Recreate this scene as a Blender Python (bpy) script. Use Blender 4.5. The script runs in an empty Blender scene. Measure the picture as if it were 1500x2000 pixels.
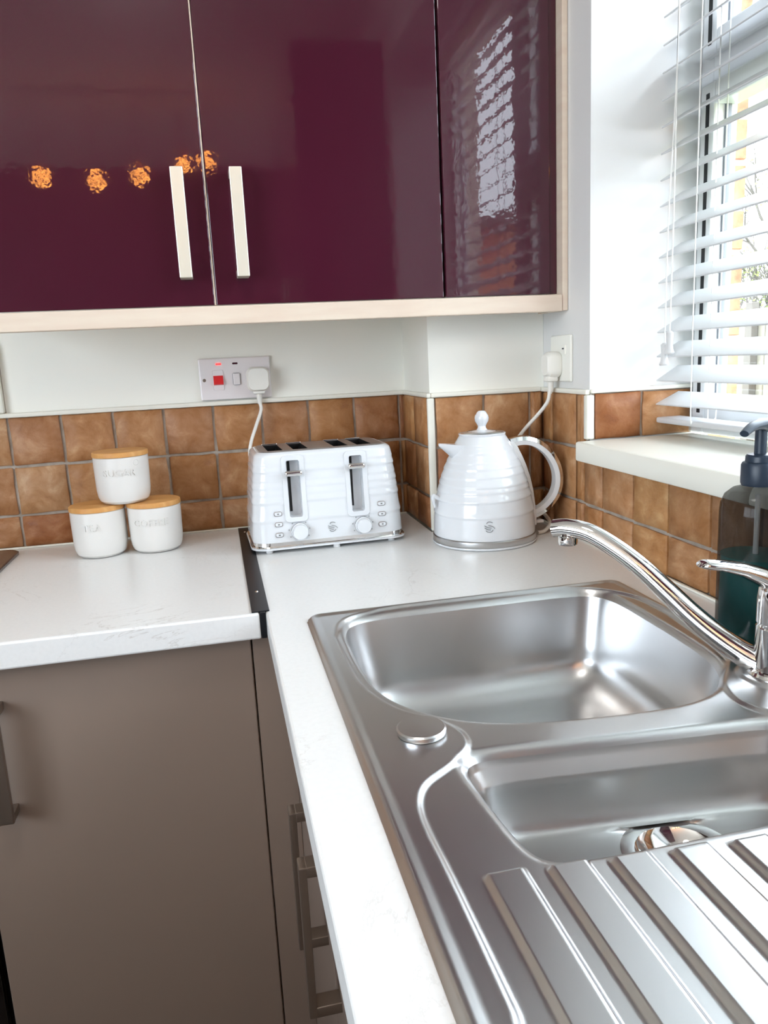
import bpy, bmesh, math, random
import numpy as np
from mathutils import Matrix, Vector
random.seed(7); rng = np.random.default_rng(7)
SC = bpy.context.scene; COL = SC.collection
Z0 = 0.9                         # worktop height; everything below is written relative to the worktop

# ------------------------------------------------------------------ camera, world, lights, exposure
cam_d = bpy.data.cameras.new('camera'); cam = bpy.data.objects.new('camera', cam_d); COL.objects.link(cam)
cam_d.sensor_fit = 'HORIZONTAL'; cam_d.sensor_width = 36.0; cam_d.lens = 36.0*1495.36/1500.0
cam_d.clip_start = 0.02; cam_d.clip_end = 200
_y, _p, _r = 0.207809264, -0.198206783, -0.0495749
cf = Vector((math.sin(_y)*math.cos(_p), math.cos(_y)*math.cos(_p), math.sin(_p)))
cr0 = Vector((math.cos(_y), -math.sin(_y), 0)); cu0 = cr0.cross(cf)
cr = cr0*math.cos(_r) + cu0*math.sin(_r); cu = cu0*math.cos(_r) - cr0*math.sin(_r)
cam.matrix_world = Matrix(((cr.x, cu.x, -cf.x, -0.643056), (cr.y, cu.y, -cf.y, -1.643603), (cr.z, cu.z, -cf.z, 0.342821+Z0), (0, 0, 0, 1)))
SC.camera = cam

world = bpy.data.worlds.new('overcast_sky'); SC.world = world; world.use_nodes = True
bg = world.node_tree.nodes['Background']
bg.inputs[0].default_value = (0.82, 0.93, 1.04, 1); bg.inputs[1].default_value = 4.0

def portal(name, loc, rot, sx, sy):
    d = bpy.data.lights.new(name, 'AREA'); d.shape = 'RECTANGLE'; d.size = sx; d.size_y = sy
    d.cycles.is_portal = True
    o = bpy.data.objects.new(name, d); COL.objects.link(o); o.location = loc; o.rotation_euler = rot
portal('window_portal', (0.45, -0.97, 0.73+Z0), (0, math.pi/2, 0), 1.2, 1.2)
portal('fill_door_portal', (-2.85, -2.55, 0.2+Z0), (0, -math.pi/2, 0), 2.2, 2.3)

SC.view_settings.view_transform = 'Standard'; SC.view_settings.look = 'None'
SC.cycles.max_bounces = 6; SC.cycles.caustics_reflective = False; SC.cycles.caustics_refractive = False
SC.view_settings.exposure = 1.62; SC.view_settings.gamma = 1.0; SC.view_settings.use_curve_mapping = False

# ------------------------------------------------------------------ materials
def lin(r, g, b):
    f = lambda c: (c/255/12.92) if c/255 <= .04045 else ((c/255+.055)/1.055)**2.4
    return (f(r), f(g), f(b), 1)
MATS = {}
def mat(name, col, rough=.5, metal=0.0, spec=.5, coat=0.0, trans=0.0, ior=1.45, emit=None, estr=0):
    m = bpy.data.materials.new(name); m.use_nodes = True; MATS[name] = m
    b = m.node_tree.nodes['Principled BSDF']
    b.inputs['Base Color'].default_value = col; b.inputs['Roughness'].default_value = rough
    b.inputs['Metallic'].default_value = metal; b.inputs['Specular IOR Level'].default_value = spec
    b.inputs['Coat Weight'].default_value = coat; b.inputs['Coat Roughness'].default_value = .03
    b.inputs['Transmission Weight'].default_value = trans; b.inputs['IOR'].default_value = ior
    if emit: b.inputs['Emission Color'].default_value = emit; b.inputs['Emission Strength'].default_value = estr
    return m
def nodes(m): return m.node_tree.nodes, m.node_tree.links, m.node_tree.nodes['Principled BSDF']
def noise(m, scale, detail=4, rough=.55, coord='Object', stretch=None, rnd=False, dist=0):
    n, l, b = nodes(m)
    tc = n.new('ShaderNodeTexCoord'); t = n.new('ShaderNodeTexNoise')
    if rnd:
        t.noise_dimensions = '4D'; oi = n.new('ShaderNodeObjectInfo'); mu = n.new('ShaderNodeMath'); mu.operation = 'MULTIPLY'
        mu.inputs[1].default_value = 37.0; l.new(oi.outputs['Random'], mu.inputs[0]); l.new(mu.outputs[0], t.inputs['W'])
    t.inputs['Scale'].default_value = scale; t.inputs['Detail'].default_value = detail; t.inputs['Roughness'].default_value = rough
    t.inputs['Distortion'].default_value = dist
    if stretch:
        mp = n.new('ShaderNodeMapping'); mp.inputs['Scale'].default_value = stretch
        l.new(tc.outputs[coord], mp.inputs[0]); l.new(mp.outputs[0], t.inputs['Vector'])
    else: l.new(tc.outputs[coord], t.inputs['Vector'])
    return t.outputs['Fac']
def ramp(m, src, stops, to='Base Color'):
    n, l, b = nodes(m); r = n.new('ShaderNodeValToRGB'); l.new(src, r.inputs[0])
    e = r.color_ramp.elements
    while len(e) < len(stops): e.new(.5)
    for k, (p, c) in enumerate(stops): e[k].position = p; e[k].color = c
    if to: l.new(r.outputs[0], b.inputs[to])
    return r.outputs[0]
def bump(m, src, strength, dist):
    n, l, b = nodes(m); bp = n.new('ShaderNodeBump'); bp.inputs['Strength'].default_value = strength; bp.inputs['Distance'].default_value = dist
    l.new(src, bp.inputs['Height']); l.new(bp.outputs[0], b.inputs['Normal'])
    if b.inputs['Coat Weight'].default_value > 0: l.new(bp.outputs[0], b.inputs['Coat Normal'])
def g(v): return (v, v, v, 1)

M_wall = mat('cream_paint', lin(246, 245, 236), .55); bump(M_wall, noise(M_wall, 60, 3), .08, .002)
M_reveal = mat('white_paint', lin(228, 228, 226), .5); bump(M_reveal, noise(M_reveal, 9, 3), .12, .01)
M_trim = mat('cream_gloss_trim', lin(238, 236, 224), .3)
M_ceil = mat('ceiling_white', lin(240, 238, 232), .8)
M_floor = mat('dark_vinyl_floor', lin(96, 84, 74), .35); ramp(M_floor, noise(M_floor, 5), [(.3, lin(84, 72, 62)), (.7, lin(112, 98, 86))])
M_farwall = mat('warm_room_paint', lin(78, 62, 58), .7)
M_grout = mat('grey_grout', lin(150, 136, 120), .9)
n_g = noise(M_grout, 30, 4); ramp(M_grout, n_g, [(.3, lin(150, 138, 124)), (.7, lin(190, 180, 168))])
M_tile = mat('terracotta_tile', lin(176, 131, 90), .42, spec=.35)
def _tile():
    m = M_tile; n, l, b = nodes(m)
    f1 = noise(m, 2.3, 6, .62, rnd=True, dist=.5)
    c1 = ramp(m, f1, [(.28, lin(148, 106, 70)), (.43, lin(174, 134, 96)), (.56, lin(188, 152, 118)), (.72, lin(212, 186, 156))], None)
    oi = n.new('ShaderNodeObjectInfo'); r2 = ramp(m, oi.outputs['Random'], [(0, lin(214, 176, 150)), (.35, lin(255, 244, 232)), (.7, lin(240, 214, 186)), (1, lin(255, 238, 205))], None)
    mx = n.new('ShaderNodeMix'); mx.data_type = 'RGBA'; mx.blend_type = 'MULTIPLY'; mx.inputs[0].default_value = 1
    l.new(c1, mx.inputs[6]); l.new(r2, mx.inputs[7]); l.new(mx.outputs[2], b.inputs['Base Color'])
    bump(m, noise(m, 9, 6, .65, rnd=True), .45, .003)
_tile()
M_top = mat('white_laminate', lin(238, 238, 234), .28, spec=.45)
def _top():
    m = M_top; n, l, b = nodes(m)
    f = noise(m, 5.5, 7, .62, dist=2.2, stretch=(1, .7, 1))
    v = ramp(m, f, [(.0, g(0)), (.493, g(0)), (.5, g(1)), (.507, g(0))], None)
    f2 = noise(m, 3.2, 2); k = ramp(m, f2, [(.49, g(0)), (.60, g(1))], None)
    mu = n.new('ShaderNodeMath'); mu.operation = 'MULTIPLY'; l.new(v, mu.inputs[0]); l.new(k, mu.inputs[1])
    sp = noise(m, 170, 2); spc = ramp(m, sp, [(.3, lin(232, 232, 230)), (.6, lin(235, 235, 233))], None)
    mx = n.new('ShaderNodeMix'); mx.data_type = 'RGBA'; l.new(mu.outputs[0], mx.inputs[0]); l.new(spc, mx.inputs[6]); mx.inputs[7].default_value = lin(208, 205, 200)
    l.new(mx.outputs[2], b.inputs['Base Color'])
_top()
M_purple = mat('purple_gloss_lacquer', (.060, .0085, .0205, 1), .25, spec=.1, coat=.9); bump(M_purple, noise(M_purple, 55, 2), .05, .002)
M_cream = mat('cream_cabinet_edge', lin(226, 208, 190), .4)
M_carcass = mat('pale_carcass', lin(214, 204, 192), .5)
M_beige = mat('light_beech_effect', lin(228, 212, 190), .4); ramp(M_beige, noise(M_beige, 6, 4, stretch=(1, 1, 8)), [(.3, lin(220, 200, 182)), (.7, lin(230, 216, 198))])
M_taupe = mat('taupe_satin_front', lin(146, 129, 117), .38, spec=.4)
M_dark = mat('black_plastic', lin(22, 22, 24), .4)
M_blackmetal = mat('black_metal_strip', lin(36, 38, 42), .38, metal=.6)
M_glassblack = mat('black_glass', lin(10, 10, 12), .06, coat=.5)
M_hob = mat('dark_ceramic_hob', lin(52, 48, 46), .15, coat=.4)
M_steel = mat('brushed_stainless', g(.60), .30, metal=1.0)
M_chrome = mat('polished_chrome', g(.82), .05, metal=1.0)
M_satin = mat('satin_nickel', lin(238, 234, 218), .34, metal=.35)
M_bronze = mat('brushed_nickel_handle', lin(150, 136, 124), .35, metal=.85)
M_white = mat('white_gloss_enamel', lin(224, 227, 230), .16, coat=.4)
M_whitepl = mat('white_plastic', lin(224, 225, 225), .3)
M_plug = mat('ivory_plug_plastic', lin(240, 238, 230), .35)
M_plate = mat('socket_plate_plastic', lin(236, 230, 230), .28)
M_red = mat('red_rocker', lin(226, 48, 52), .3)
M_neon = mat('red_neon', lin(250, 60, 60), .3, emit=lin(255, 40, 40), estr=1.5)
M_neonoff = mat('dark_neon', lin(60, 12, 30), .25)
M_ceramic = mat('white_stoneware', lin(222, 219, 214), .25, coat=.2)
M_bamboo = mat('bamboo_lid', lin(214, 158, 92), .45); ramp(M_bamboo, noise(M_bamboo, 14, 4, stretch=(1, 8, 1)), [(.3, lin(202, 142, 78)), (.7, lin(224, 172, 108))])
M_greyplate = mat('grey_brown_metal', lin(150, 142, 138), .35, metal=.6)
M_logo = mat('grey_print', lin(120, 122, 122), .4)
M_navy = mat('navy_pump_plastic', lin(40, 52, 66), .38)
M_smoke = mat('smoked_plastic', lin(60, 58, 56), .06, spec=.6)
def _smoke():
    n, l, b = nodes(M_smoke); t = n.new('ShaderNodeBsdfTransparent'); t.inputs[0].default_value = (.52, .52, .51, 1)
    mx = n.new('ShaderNodeMixShader'); mx.inputs[0].default_value = .22; l.new(t.outputs[0], mx.inputs[1]); l.new(b.outputs[0], mx.inputs[2]); l.new(mx.outputs[0], n['Material Output'].inputs[0])
_smoke()
M_teal = mat('teal_soap', lin(4, 126, 126), .2)
M_blind = mat('white_faux_wood_slat', lin(204, 205, 206), .4)
M_cord = mat('white_cord', lin(232, 232, 228), .8)
M_tassel = mat('pale_plastic_tassel', lin(206, 206, 206), .4)
M_upvc = mat('white_upvc', lin(228, 230, 232), .25)
M_gasket = mat('black_gasket', lin(34, 36, 38), .6)
M_spacer = mat('grey_spacer', lin(120, 124, 132), .4)
M_pane = mat('window_glass', (1, 1, 1, 1), 0)
def _pane():
    n, l, b = nodes(M_pane); t = n.new('ShaderNodeBsdfTransparent'); gl = n.new('ShaderNodeBsdfGlossy'); gl.inputs['Roughness'].default_value = .01
    mx = n.new('ShaderNodeMixShader'); mx.inputs[0].default_value = .06; l.new(t.outputs[0], mx.inputs[1]); l.new(gl.outputs[0], mx.inputs[2])
    l.new(mx.outputs[0], n['Material Output'].inputs[0]); n.remove(b)
_pane()
M_brick = mat('orange_brick', lin(190, 122, 92), .85); ramp(M_brick, noise(M_brick, 3, 4, rnd=True), [(.3, lin(170, 98, 72)), (.7, lin(212, 148, 112))])
M_mortar = mat('pale_mortar', lin(200, 190, 178), .9)
M_lawn = mat('lawn', lin(120, 132, 84), .9)
M_fence = mat('weathered_fence', lin(118, 112, 100), .85)
M_leaf = mat('pale_leaf', lin(112, 120, 62), .7)
M_bark = mat('grey_bark', lin(92, 86, 80), .9)
M_lamp = mat('amber_glass_glow', lin(120, 60, 20), .4, emit=(1, .36, .07, 1), estr=30)
def _lamp():
    m = M_lamp; n, l, b = nodes(m); v = n.new('ShaderNodeTexVoronoi'); v.feature = 'DISTANCE_TO_EDGE'; v.inputs['Scale'].default_value = 55
    tc = n.new('ShaderNodeTexCoord'); l.new(tc.outputs['Object'], v.inputs['Vector'])
    r = n.new('ShaderNodeMapRange'); r.inputs[1].default_value = 0; r.inputs[2].default_value = .12; r.inputs[3].default_value = 26; r.inputs[4].default_value = .2
    l.new(v.outputs['Distance'], r.inputs[0]); l.new(r.outputs[0], b.inputs['Emission Strength'])
_lamp()
M_opal = mat('opal_diffuser', g(.8), .5, emit=(1, .97, .93, 1), estr=6)
M_copper = mat('copper', lin(190, 110, 70), .3, metal=1)

# ------------------------------------------------------------------ mesh helpers
def link(o): COL.objects.link(o); return o
def finish(me, m, ang=28):
    if m: me.materials.append(m)
    me.shade_smooth(); me.set_sharp_from_angle(angle=math.radians(ang))
    if len(me.polygons) < 4000: crisp(me)
    return me
def crisp(me):
    """keep big flat faces flat: edge between a large and a much smaller face that bends by more than 8 degrees is sharp"""
    bm = bmesh.new(); bm.from_mesh(me); ar = [f.calc_area() for f in bm.faces]
    for e in bm.edges:
        if len(e.link_faces) == 2:
            a, b = (ar[f.index] for f in e.link_faces)
            if max(a, b) > 12*min(a, b) and e.calc_face_angle(0) > .14: e.smooth = False
    bm.to_mesh(me); bm.free()
def obj(name, bm, m, parent=None, ang=28, loc=None):
    me = bpy.data.meshes.new(name)
    if isinstance(bm, bmesh.types.BMesh): bmesh.ops.recalc_face_normals(bm, faces=bm.faces); bm.to_mesh(me); bm.free()
    else: me.from_pydata(*bm); me.update()
    finish(me, m, ang)
    o = link(bpy.data.objects.new(name, me))
    if parent: o.parent = parent
    else: o.location = (0, 0, Z0)
    if loc is not None: o.location = Vector(loc) + (Vector((0, 0, 0)) if parent else Vector((0, 0, Z0)))
    return o
def thing(name, label, cat, loc=(0, 0, 0), rz=0, group=None):
    o = link(bpy.data.objects.new(name, None)); o.empty_display_size = .05
    o.location = (loc[0], loc[1], loc[2]+Z0); o.rotation_euler = (0, 0, rz)
    o['label'] = label; o['category'] = cat
    if group: o['group'] = group
    return o
def tag(o, label, cat, group=None):
    o['label'] = label; o['category'] = cat
    if group: o['group'] = group
    return o
def struct(name, bm, m, label, cat=None, ang=28):
    o = obj(name, bm, m, None, ang); o['kind'] = 'structure'; o['label'] = label; o['category'] = cat or name.split('_')[0]; return o
def merge(bm, tmp):
    me = bpy.data.meshes.new('t'); tmp.to_mesh(me); tmp.free(); bm.from_mesh(me); bpy.data.meshes.remove(me)
def box(bm, a, b, bev=0, seg=2):
    t = bmesh.new(); bmesh.ops.create_cube(t, size=1)
    for v in t.verts: v.co = Vector([(a[i]+b[i])/2 + v.co[i]*abs(b[i]-a[i]) for i in range(3)])
    if bev: bmesh.ops.bevel(t, geom=list(t.edges), offset=bev, segments=seg, profile=.5, affect='EDGES')
    merge(bm, t); return bm
def B(*args, **k):
    bm = bmesh.new()
    for a in args: box(bm, a[0], a[1], k.get('bev', 0), k.get('seg', 2))
    return bm
def lathe(prof, n=48, fn=None, c=(0, 0, 0), cap=True):
    vs = []; fs = []
    for k, (r, z) in enumerate(prof):
        for i in range(n):
            a = 2*math.pi*i/n; rr = r + (fn(a, z, k) if fn else 0)
            vs.append((c[0]+rr*math.cos(a), c[1]+rr*math.sin(a), c[2]+z))
    for k in range(len(prof)-1):
        for i in range(n): j = (i+1) % n; fs.append((k*n+i, k*n+j, (k+1)*n+j, (k+1)*n+i))
    if cap: fs.append(tuple(range(n))[::-1]); fs.append(tuple((len(prof)-1)*n+i for i in range(n)))
    return vs, [], fs
def loft(loops, cap=True):
    n = len(loops[0]); vs = [p for L in loops for p in L]; fs = []
    for k in range(len(loops)-1):
        for i in range(n): j = (i+1) % n; fs.append((k*n+i, k*n+j, (k+1)*n+j, (k+1)*n+i))
    if cap: fs.append(tuple(range(n))[::-1]); fs.append(tuple((len(loops)-1)*n+i for i in range(n)))
    return vs, [], fs
def catmull(P, m=8):
    P = [Vector(p) for p in P]; out = []
    for i in range(len(P)-1):
        p0 = P[max(i-1, 0)]; p1 = P[i]; p2 = P[i+1]; p3 = P[min(i+2, len(P)-1)]
        for k in range(m):
            t = k/m; out.append(.5*((2*p1)+(p2-p0)*t+(2*p0-5*p1+4*p2-p3)*t*t+(3*p1-p0-3*p2+p3)*t**3))
    out.append(P[-1]); return out
def tube(path, r, n=10, up=None, ell=None, smooth=8):
    """circle (or ellipse: ell=(side, vertical)) swept along a smoothed path; r may be a list per control point"""
    P = catmull(path, smooth) if smooth else [Vector(p) for p in path]
    if isinstance(r, (list, tuple)): R = [v.x for v in catmull([(x, 0, 0) for x in r], smooth)] if smooth else list(r)
    else: R = [r]*len(P)
    loops = []; N = None
    for i, p in enumerate(P):
        t = (P[min(i+1, len(P)-1)]-P[max(i-1, 0)]).normalized()
        if N is None: N = Vector(up) if up else (Vector((0, 0, 1)) if abs(t.z) < .9 else Vector((1, 0, 0)))
        if up: N = Vector(up)
        N = (N - t*N.dot(t)).normalized(); S = t.cross(N)
        e = ell or (1, 1)
        loops.append([p + S*(math.cos(2*math.pi*k/n)*R[i]*e[0]) + N*(math.sin(2*math.pi*k/n)*R[i]*e[1]) for k in range(n)])
    return loft(loops)
def addpy(bm, data, mx=None):
    me = bpy.data.meshes.new('t'); me.from_pydata(*data)
    if mx: me.transform(mx)
    bm.from_mesh(me); bpy.data.meshes.remove(me); return bm
def rrect(w, d, r, n=8, sup=None):
    """rounded rectangle loop, centred"""
    out = []
    for cx, cy, a0 in ((w/2-r, d/2-r, 0), (-w/2+r, d/2-r, 90), (-w/2+r, -d/2+r, 180), (w/2-r, -d/2+r, 270)):
        for k in range(n+1):
            a = math.radians(a0+90*k/n); out.append((cx+r*math.cos(a), cy+r*math.sin(a)))
    return out
def boolean(o, cutters, op='DIFFERENCE'):
    for c in cutters:
        md = o.modifiers.new('b', 'BOOLEAN'); md.object = c; md.operation = op; md.solver = 'EXACT'
    dg = bpy.context.evaluated_depsgraph_get(); dg.update()
    me = bpy.data.meshes.new_from_object(o.evaluated_get(dg)); o.modifiers.clear(); old = o.data; o.data = me; bpy.data.meshes.remove(old)
    finish(me, None, 30)
    for c in cutters:
        m = c.data; bpy.data.objects.remove(c); bpy.data.meshes.remove(m)
def cutter(bm, parent=None, loc=None):
    return obj('cutter', bm, None, parent, loc=loc)

# ------------------------------------------------------------------ the room
XL, YR, ZC, ZF = -2.6, -3.9, 1.5, -0.9
ZT, TP = 0.2653, 0.0991                          # top of the tiling, tile pitch
BX, BY = -0.2373, -0.2004                        # pipe boxing in the corner
WY0, WY1, WZ0, WZ1 = -0.393, -1.55, 0.148, 1.29  # window opening
struct('floor', B(((XL, YR, ZF-.1), (0, 0, ZF))), M_floor, 'dark floor of the kitchen below the units')
struct('ceiling', B(((XL-.3, YR-.1, ZC), (.3, .1, ZC+.1))), M_ceil, 'plain white ceiling of the kitchen')
TD = .006                                         # tile stands proud of the grout face
wall_back = struct('wall_back', B(((XL, .0, ZF), (.3, .12, ZC))), M_wall, 'cream painted back wall above terracotta tiles')
wall_box = struct('wall_corner', B(((BX, BY, ZF), (-.0005, .0, .44))), M_wall, 'cream boxed-in pipe casing in the corner behind the kettle')
wall_right = struct('wall_right', B(((0, WY0, ZF), (.236, .0, ZC)), ((0, YR, ZF), (.236, WY1, ZC)), ((0, WY1, ZF), (.236, WY0, WZ0)), ((0, WY1, WZ1), (.236, WY0, ZC))), M_reveal, 'white window wall with deep plastered reveal')
struct('wall_left', B(((XL-.2, -1.4, ZF), (XL, .12, ZC)), ((XL-.2, YR, ZF), (XL, -3.7, ZC)), ((XL-.2, -3.7, 1.3), (XL, -1.4, ZC))), M_farwall, 'plain wall on the far left of the kitchen')
struct('wall_rear', B(((XL-.2, YR-.15, ZF), (.3, YR, ZC))), M_farwall, 'plain wall at the back of the room behind the camera')

# tiles ---------------------------------------------------------------------
def tile_mesh(k):
    r = random.Random(k); us = [-1, -.93, -.35, .35, .93, 1]; n = len(us); vs = []; fs = []
    wob = [[r.uniform(-.022, .022) for _ in range(n)] for _ in range(4)]
    for j, v in enumerate(us):
        for i, u in enumerate(us):
            x, y = u, v
            if i in (0, 1): x += wob[0][j]
            if i in (n-2, n-1): x += wob[1][j]
            if j in (0, 1): y += wob[2][i]
            if j in (n-2, n-1): y += wob[3][i]
            edge = i in (0, n-1) or j in (0, n-1)
            z = (.55 if edge else 1.0) + (0 if edge else r.uniform(-.12, .12))
            if edge: x *= .992; y *= .992
            vs.append((x*.5, y*.5, z*TD))
    for j in range(n-1):
        for i in range(n-1): fs.append((j*n+i, j*n+i+1, (j+1)*n+i+1, (j+1)*n+i))
    ring = [i for i in range(n)] + [j*n+n-1 for j in range(1, n)] + [(n-1)*n+i for i in range(n-2, -1, -1)] + [j*n for j in range(n-2, 0, -1)]
    b0 = len(vs)
    for q in ring: vs.append((vs[q][0], vs[q][1], -.001))
    L = len(ring)
    for q in range(L): fs.append((ring[q], b0+q, b0+(q+1) % L, ring[(q+1) % L]))
    me = bpy.data.meshes.new('tile'); me.from_pydata(vs, [], fs); me.update(); finish(me, M_tile, 60); return me
TILES = [tile_mesh(k) for k in range(6)]
def tile(parent, c, U, V, w, h):
    o = link(bpy.data.objects.new('tile', random.choice(TILES))); o.parent = parent
    U = Vector(U); V = Vector(V); N = U.cross(V)
    if random.random() < .5: s = -1
    else: s = 1
    o.matrix_local = Matrix(((U.x*w*s, V.x*h*s, N.x, c[0]), (U.y*w*s, V.y*h*s, N.y, c[1]), (U.z*w*s, V.z*h*s, N.z, c[2]), (0, 0, 0, 1)))
    return o
GR = .005
def tile_field(parent, origin, U, V, us, vs):
    """us, vs: lists of grout line coordinates along U and V"""
    U = Vector(U); V = Vector(V); O = Vector(origin)
    for a, b in zip(us[:-1], us[1:]):
        for c, d in zip(vs[:-1], vs[1:]):
            if b-a < .012 or d-c < .012: continue
            tile(parent, O + U*((a+b)/2) + V*((c+d)/2), U, V, b-a-GR, d-c-GR)
def grout(parent, a, b): obj('grout', B((a, b)), M_grout, parent)
rows = [0, ZT-2*TP, ZT-TP, ZT]
X0 = -1.046
cols = [X0 + i*TP for i in range(-6, 9)]; cols = [c for c in cols if c < BX-.01] + [BX]
F = -.001 - .0
grout(wall_back, (cols[0], -.0025, 0), (BX, .001, ZT))
tile_field(wall_back, (0, -.0025, 0), (1, 0, 0), (0, 0, 1), cols, rows)
hobrows = [ZT + k*TP for k in range(0, 8)]; hobcols = [X0 + i*TP for i in range(-6, 1)]
grout(wall_back, (hobcols[0], -.0025, ZT), (X0, .001, hobrows[-1]))
tile_field(wall_back, (0, -.0025, 0), (1, 0, 0), (0, 0, 1), hobcols, hobrows)
# boxing: left side face (faces -X) and front face (faces -Y)
grout(wall_box, (BX-.0015, BY, 0), (BX+.001, -.009, ZT)); grout(wall_box, (BX, BY-.0015, 0), (0, BY+.001, ZT))
tile_field(wall_box, (BX-.0015, 0, 0), (0, -1, 0), (0, 0, 1), [.009, .10, -BY-.006], rows)
tile_field(wall_box, (0, BY-.0015, 0), (1, 0, 0), (0, 0, 1), [BX+.008, -.1299, -.0333, -.003], rows)
# right wall: corner strip, below sill, and the reveal
def RW(y): return -y
grout(wall_right, (-.0015, WY0, 0), (.001, BY, ZT)); grout(wall_right, (-.0015, -2.2, 0), (.001, WY0, WZ0))
tile_field(wall_right, (-.0015, 0, 0), (0, -1, 0), (0, 0, 1), [.2085, .2527, .3527, .386], [ZT-TP, ZT])
tile_field(wall_right, (-.0015, 0, 0), (0, -1, 0), (0, 0, 1), [.2085, .2527, .3527, .386], [rows[0], rows[1], rows[2]])
rw = [.386] + [.4525 + .0993*k for k in range(0, 18)]
tile_field(wall_right, (-.0015, 0, 0), (0, -1, 0), (0, 0, 1), rw, [0, .0655, WZ0+.004])
grout(wall_right, (.004, WY0-.0015, .183), (.2, WY0+.001, ZT))
tile_field(wall_right, (0, WY0-.0015, 0), (1, 0, 0), (0, 0, 1), [.006, .0985, .197], [.181, ZT])

# painted trims ---------------------------------------------------------------
def trim(k, a, b, label, bev=.0025): return struct('trim_%d' % k, B((a, b), bev=bev), M_trim, label, 'trim')
trim(1, (X0-.012, -.016, ZT-.002), (BX+.002, -.0003, ZT+.007), 'cream bead along the top of the back wall tiles')
trim(2, (BX-.009, BY-.011, ZT-.002), (BX-.0003, -.0165, ZT+.007), 'cream bead on the left side of the pipe casing')
trim(3, (BX-.0, BY-.011, ZT-.002), (-.0105, BY-.0003, ZT+.007), 'cream bead above the tiles behind the kettle')
trim(4, (-.010, WY0-.004, ZT-.003), (-.0003, BY-.0003, ZT+.006), 'cream bead above the corner tiles on the window wall')
trim(5, (BX-.0075, BY-.009, .0005), (BX+.0065, BY-.0003, ZT-.0025), 'white vertical edging strip on the pipe casing corner')
trim(6, (-.009, WY0-.008, .184), (.0055, WY0+.006, ZT-.0035), 'white vertical edging strip at the window reveal corner')
trim(7, (.0, WY0-.009, ZT-.001), (.197, WY0-.0003, ZT+.006), 'white bead above the tiles inside the window reveal', .002)
trim(8, (X0-.012, -.015, ZT+.0075), (X0-.001, -.0003, .405), 'cream vertical bead left of the painted wall panel')
trim(9, (XL+.01, -.014, .0003), (BX-.01, -.0086, .004), 'white sealant line between worktop and back wall tiles', .001)
trim(10, (-.014, -2.1, .0003), (-.0088, BY-.012, .004), 'white sealant line between worktop and window wall tiles', .001)
# window board
o = struct('trim_11', B(((-.034, WY1+.004, .149), (.198, -.405, .183)), bev=.004), M_trim, 'deep white window board above the sink tiles', 'window sill')

# window ------------------------------------------------------------------------
win = link(bpy.data.objects.new('window_1', None)); win.location = (0, 0, Z0); win['kind'] = 'structure'
win['label'] = 'white framed casement window behind the blind'; win['category'] = 'window'
fx0, fx1 = .20, .235
yA, yB, zA, zB = WY0-.001, WY1+.001, .184, WZ1-.001; MU = -.93
for a, b in (((yA, zA), (yA-.034, zB)), ((yB+.034, zA), (yB, zB)), ((yA-.034, zA), (yB+.034, zA+.03)), ((yA-.034, zB-.035), (yB+.034, zB)), ((MU+.03, zA+.03), (MU-.03, zB-.035))):
    obj('frame', B(((fx0, b[0], a[1]), (fx1, a[0], b[1])), bev=.003), M_upvc, win)
def sash(y0, y1, z0, z1):
    w = .036; xs0, xs1 = fx0-.014, fx0+.030
    s = obj('sash', B(((xs0, y0-w, z0), (xs1, y0, z1)), ((xs0, y1, z0), (xs1, y1+w, z1)), ((xs0, y1+w, z0), (xs1, y0-w, z0+w)), ((xs0, y1+w, z1-w), (xs1, y0-w, z1)), bev=.003), M_upvc, win)
    gk = .0075; x = xs0-.0012
    obj('gasket', B(((x, y0-.024, z0+.016), (xs0+.01, y0-.016, z1-.016)), ((x, y1+.016, z0+.016), (xs0+.01, y1+.024, z1-.016))), M_gasket, s)
    obj('spacer', B(((xs1-.024, y0-w-.004, z0+w), (xs1-.014, y0-w, z1-w)), ((xs1-.024, y1+w, z0+w), (xs1-.014, y1+w+.004, z1-w))), M_spacer, s)
    obj('pane', B(((xs1-.021, y1+w, z0+w), (xs1-.017, y0-w, z1-w))), M_pane, s)
ZTR = .775
obj('transom', B(((fx0-.002, MU+.03, ZTR-.03), (fx1, yA-.034, ZTR+.03)), bev=.004), M_upvc, win)
sash(yA-.022, MU+.022, zA+.022, ZTR-.02); sash(yA-.022, MU+.022, ZTR+.02, zB-.025); sash(MU-.022, yB+.022, zA+.022, zB-.025)

# glazed patio doors in the left wall (unseen, added to let in fill daylight)
w2 = link(bpy.data.objects.new('fill_door_1', None)); w2.location = (0, 0, Z0); w2['kind'] = 'structure'; w2['label'] = 'wide glazed patio doors added in the unseen left wall for fill daylight'; w2['category'] = 'door'
for a, b in (((-3.7, -.9), (-3.64, 1.3)), ((-1.46, -.9), (-1.4, 1.3)), ((-3.64, -.9), (-1.46, -.82)), ((-3.64, 1.24), (-1.46, 1.3)), ((-2.59, -.82), (-2.51, 1.24))):
    obj('frame', B(((XL-.12, a[0], a[1]), (XL-.06, b[0], b[1])), bev=.003), M_upvc, w2)
for a, b in ((-3.64, -2.59), (-2.51, -1.46)): obj('pane', B(((XL-.1, a, -.82), (XL-.094, b, 1.24))), M_pane, w2)

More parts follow.
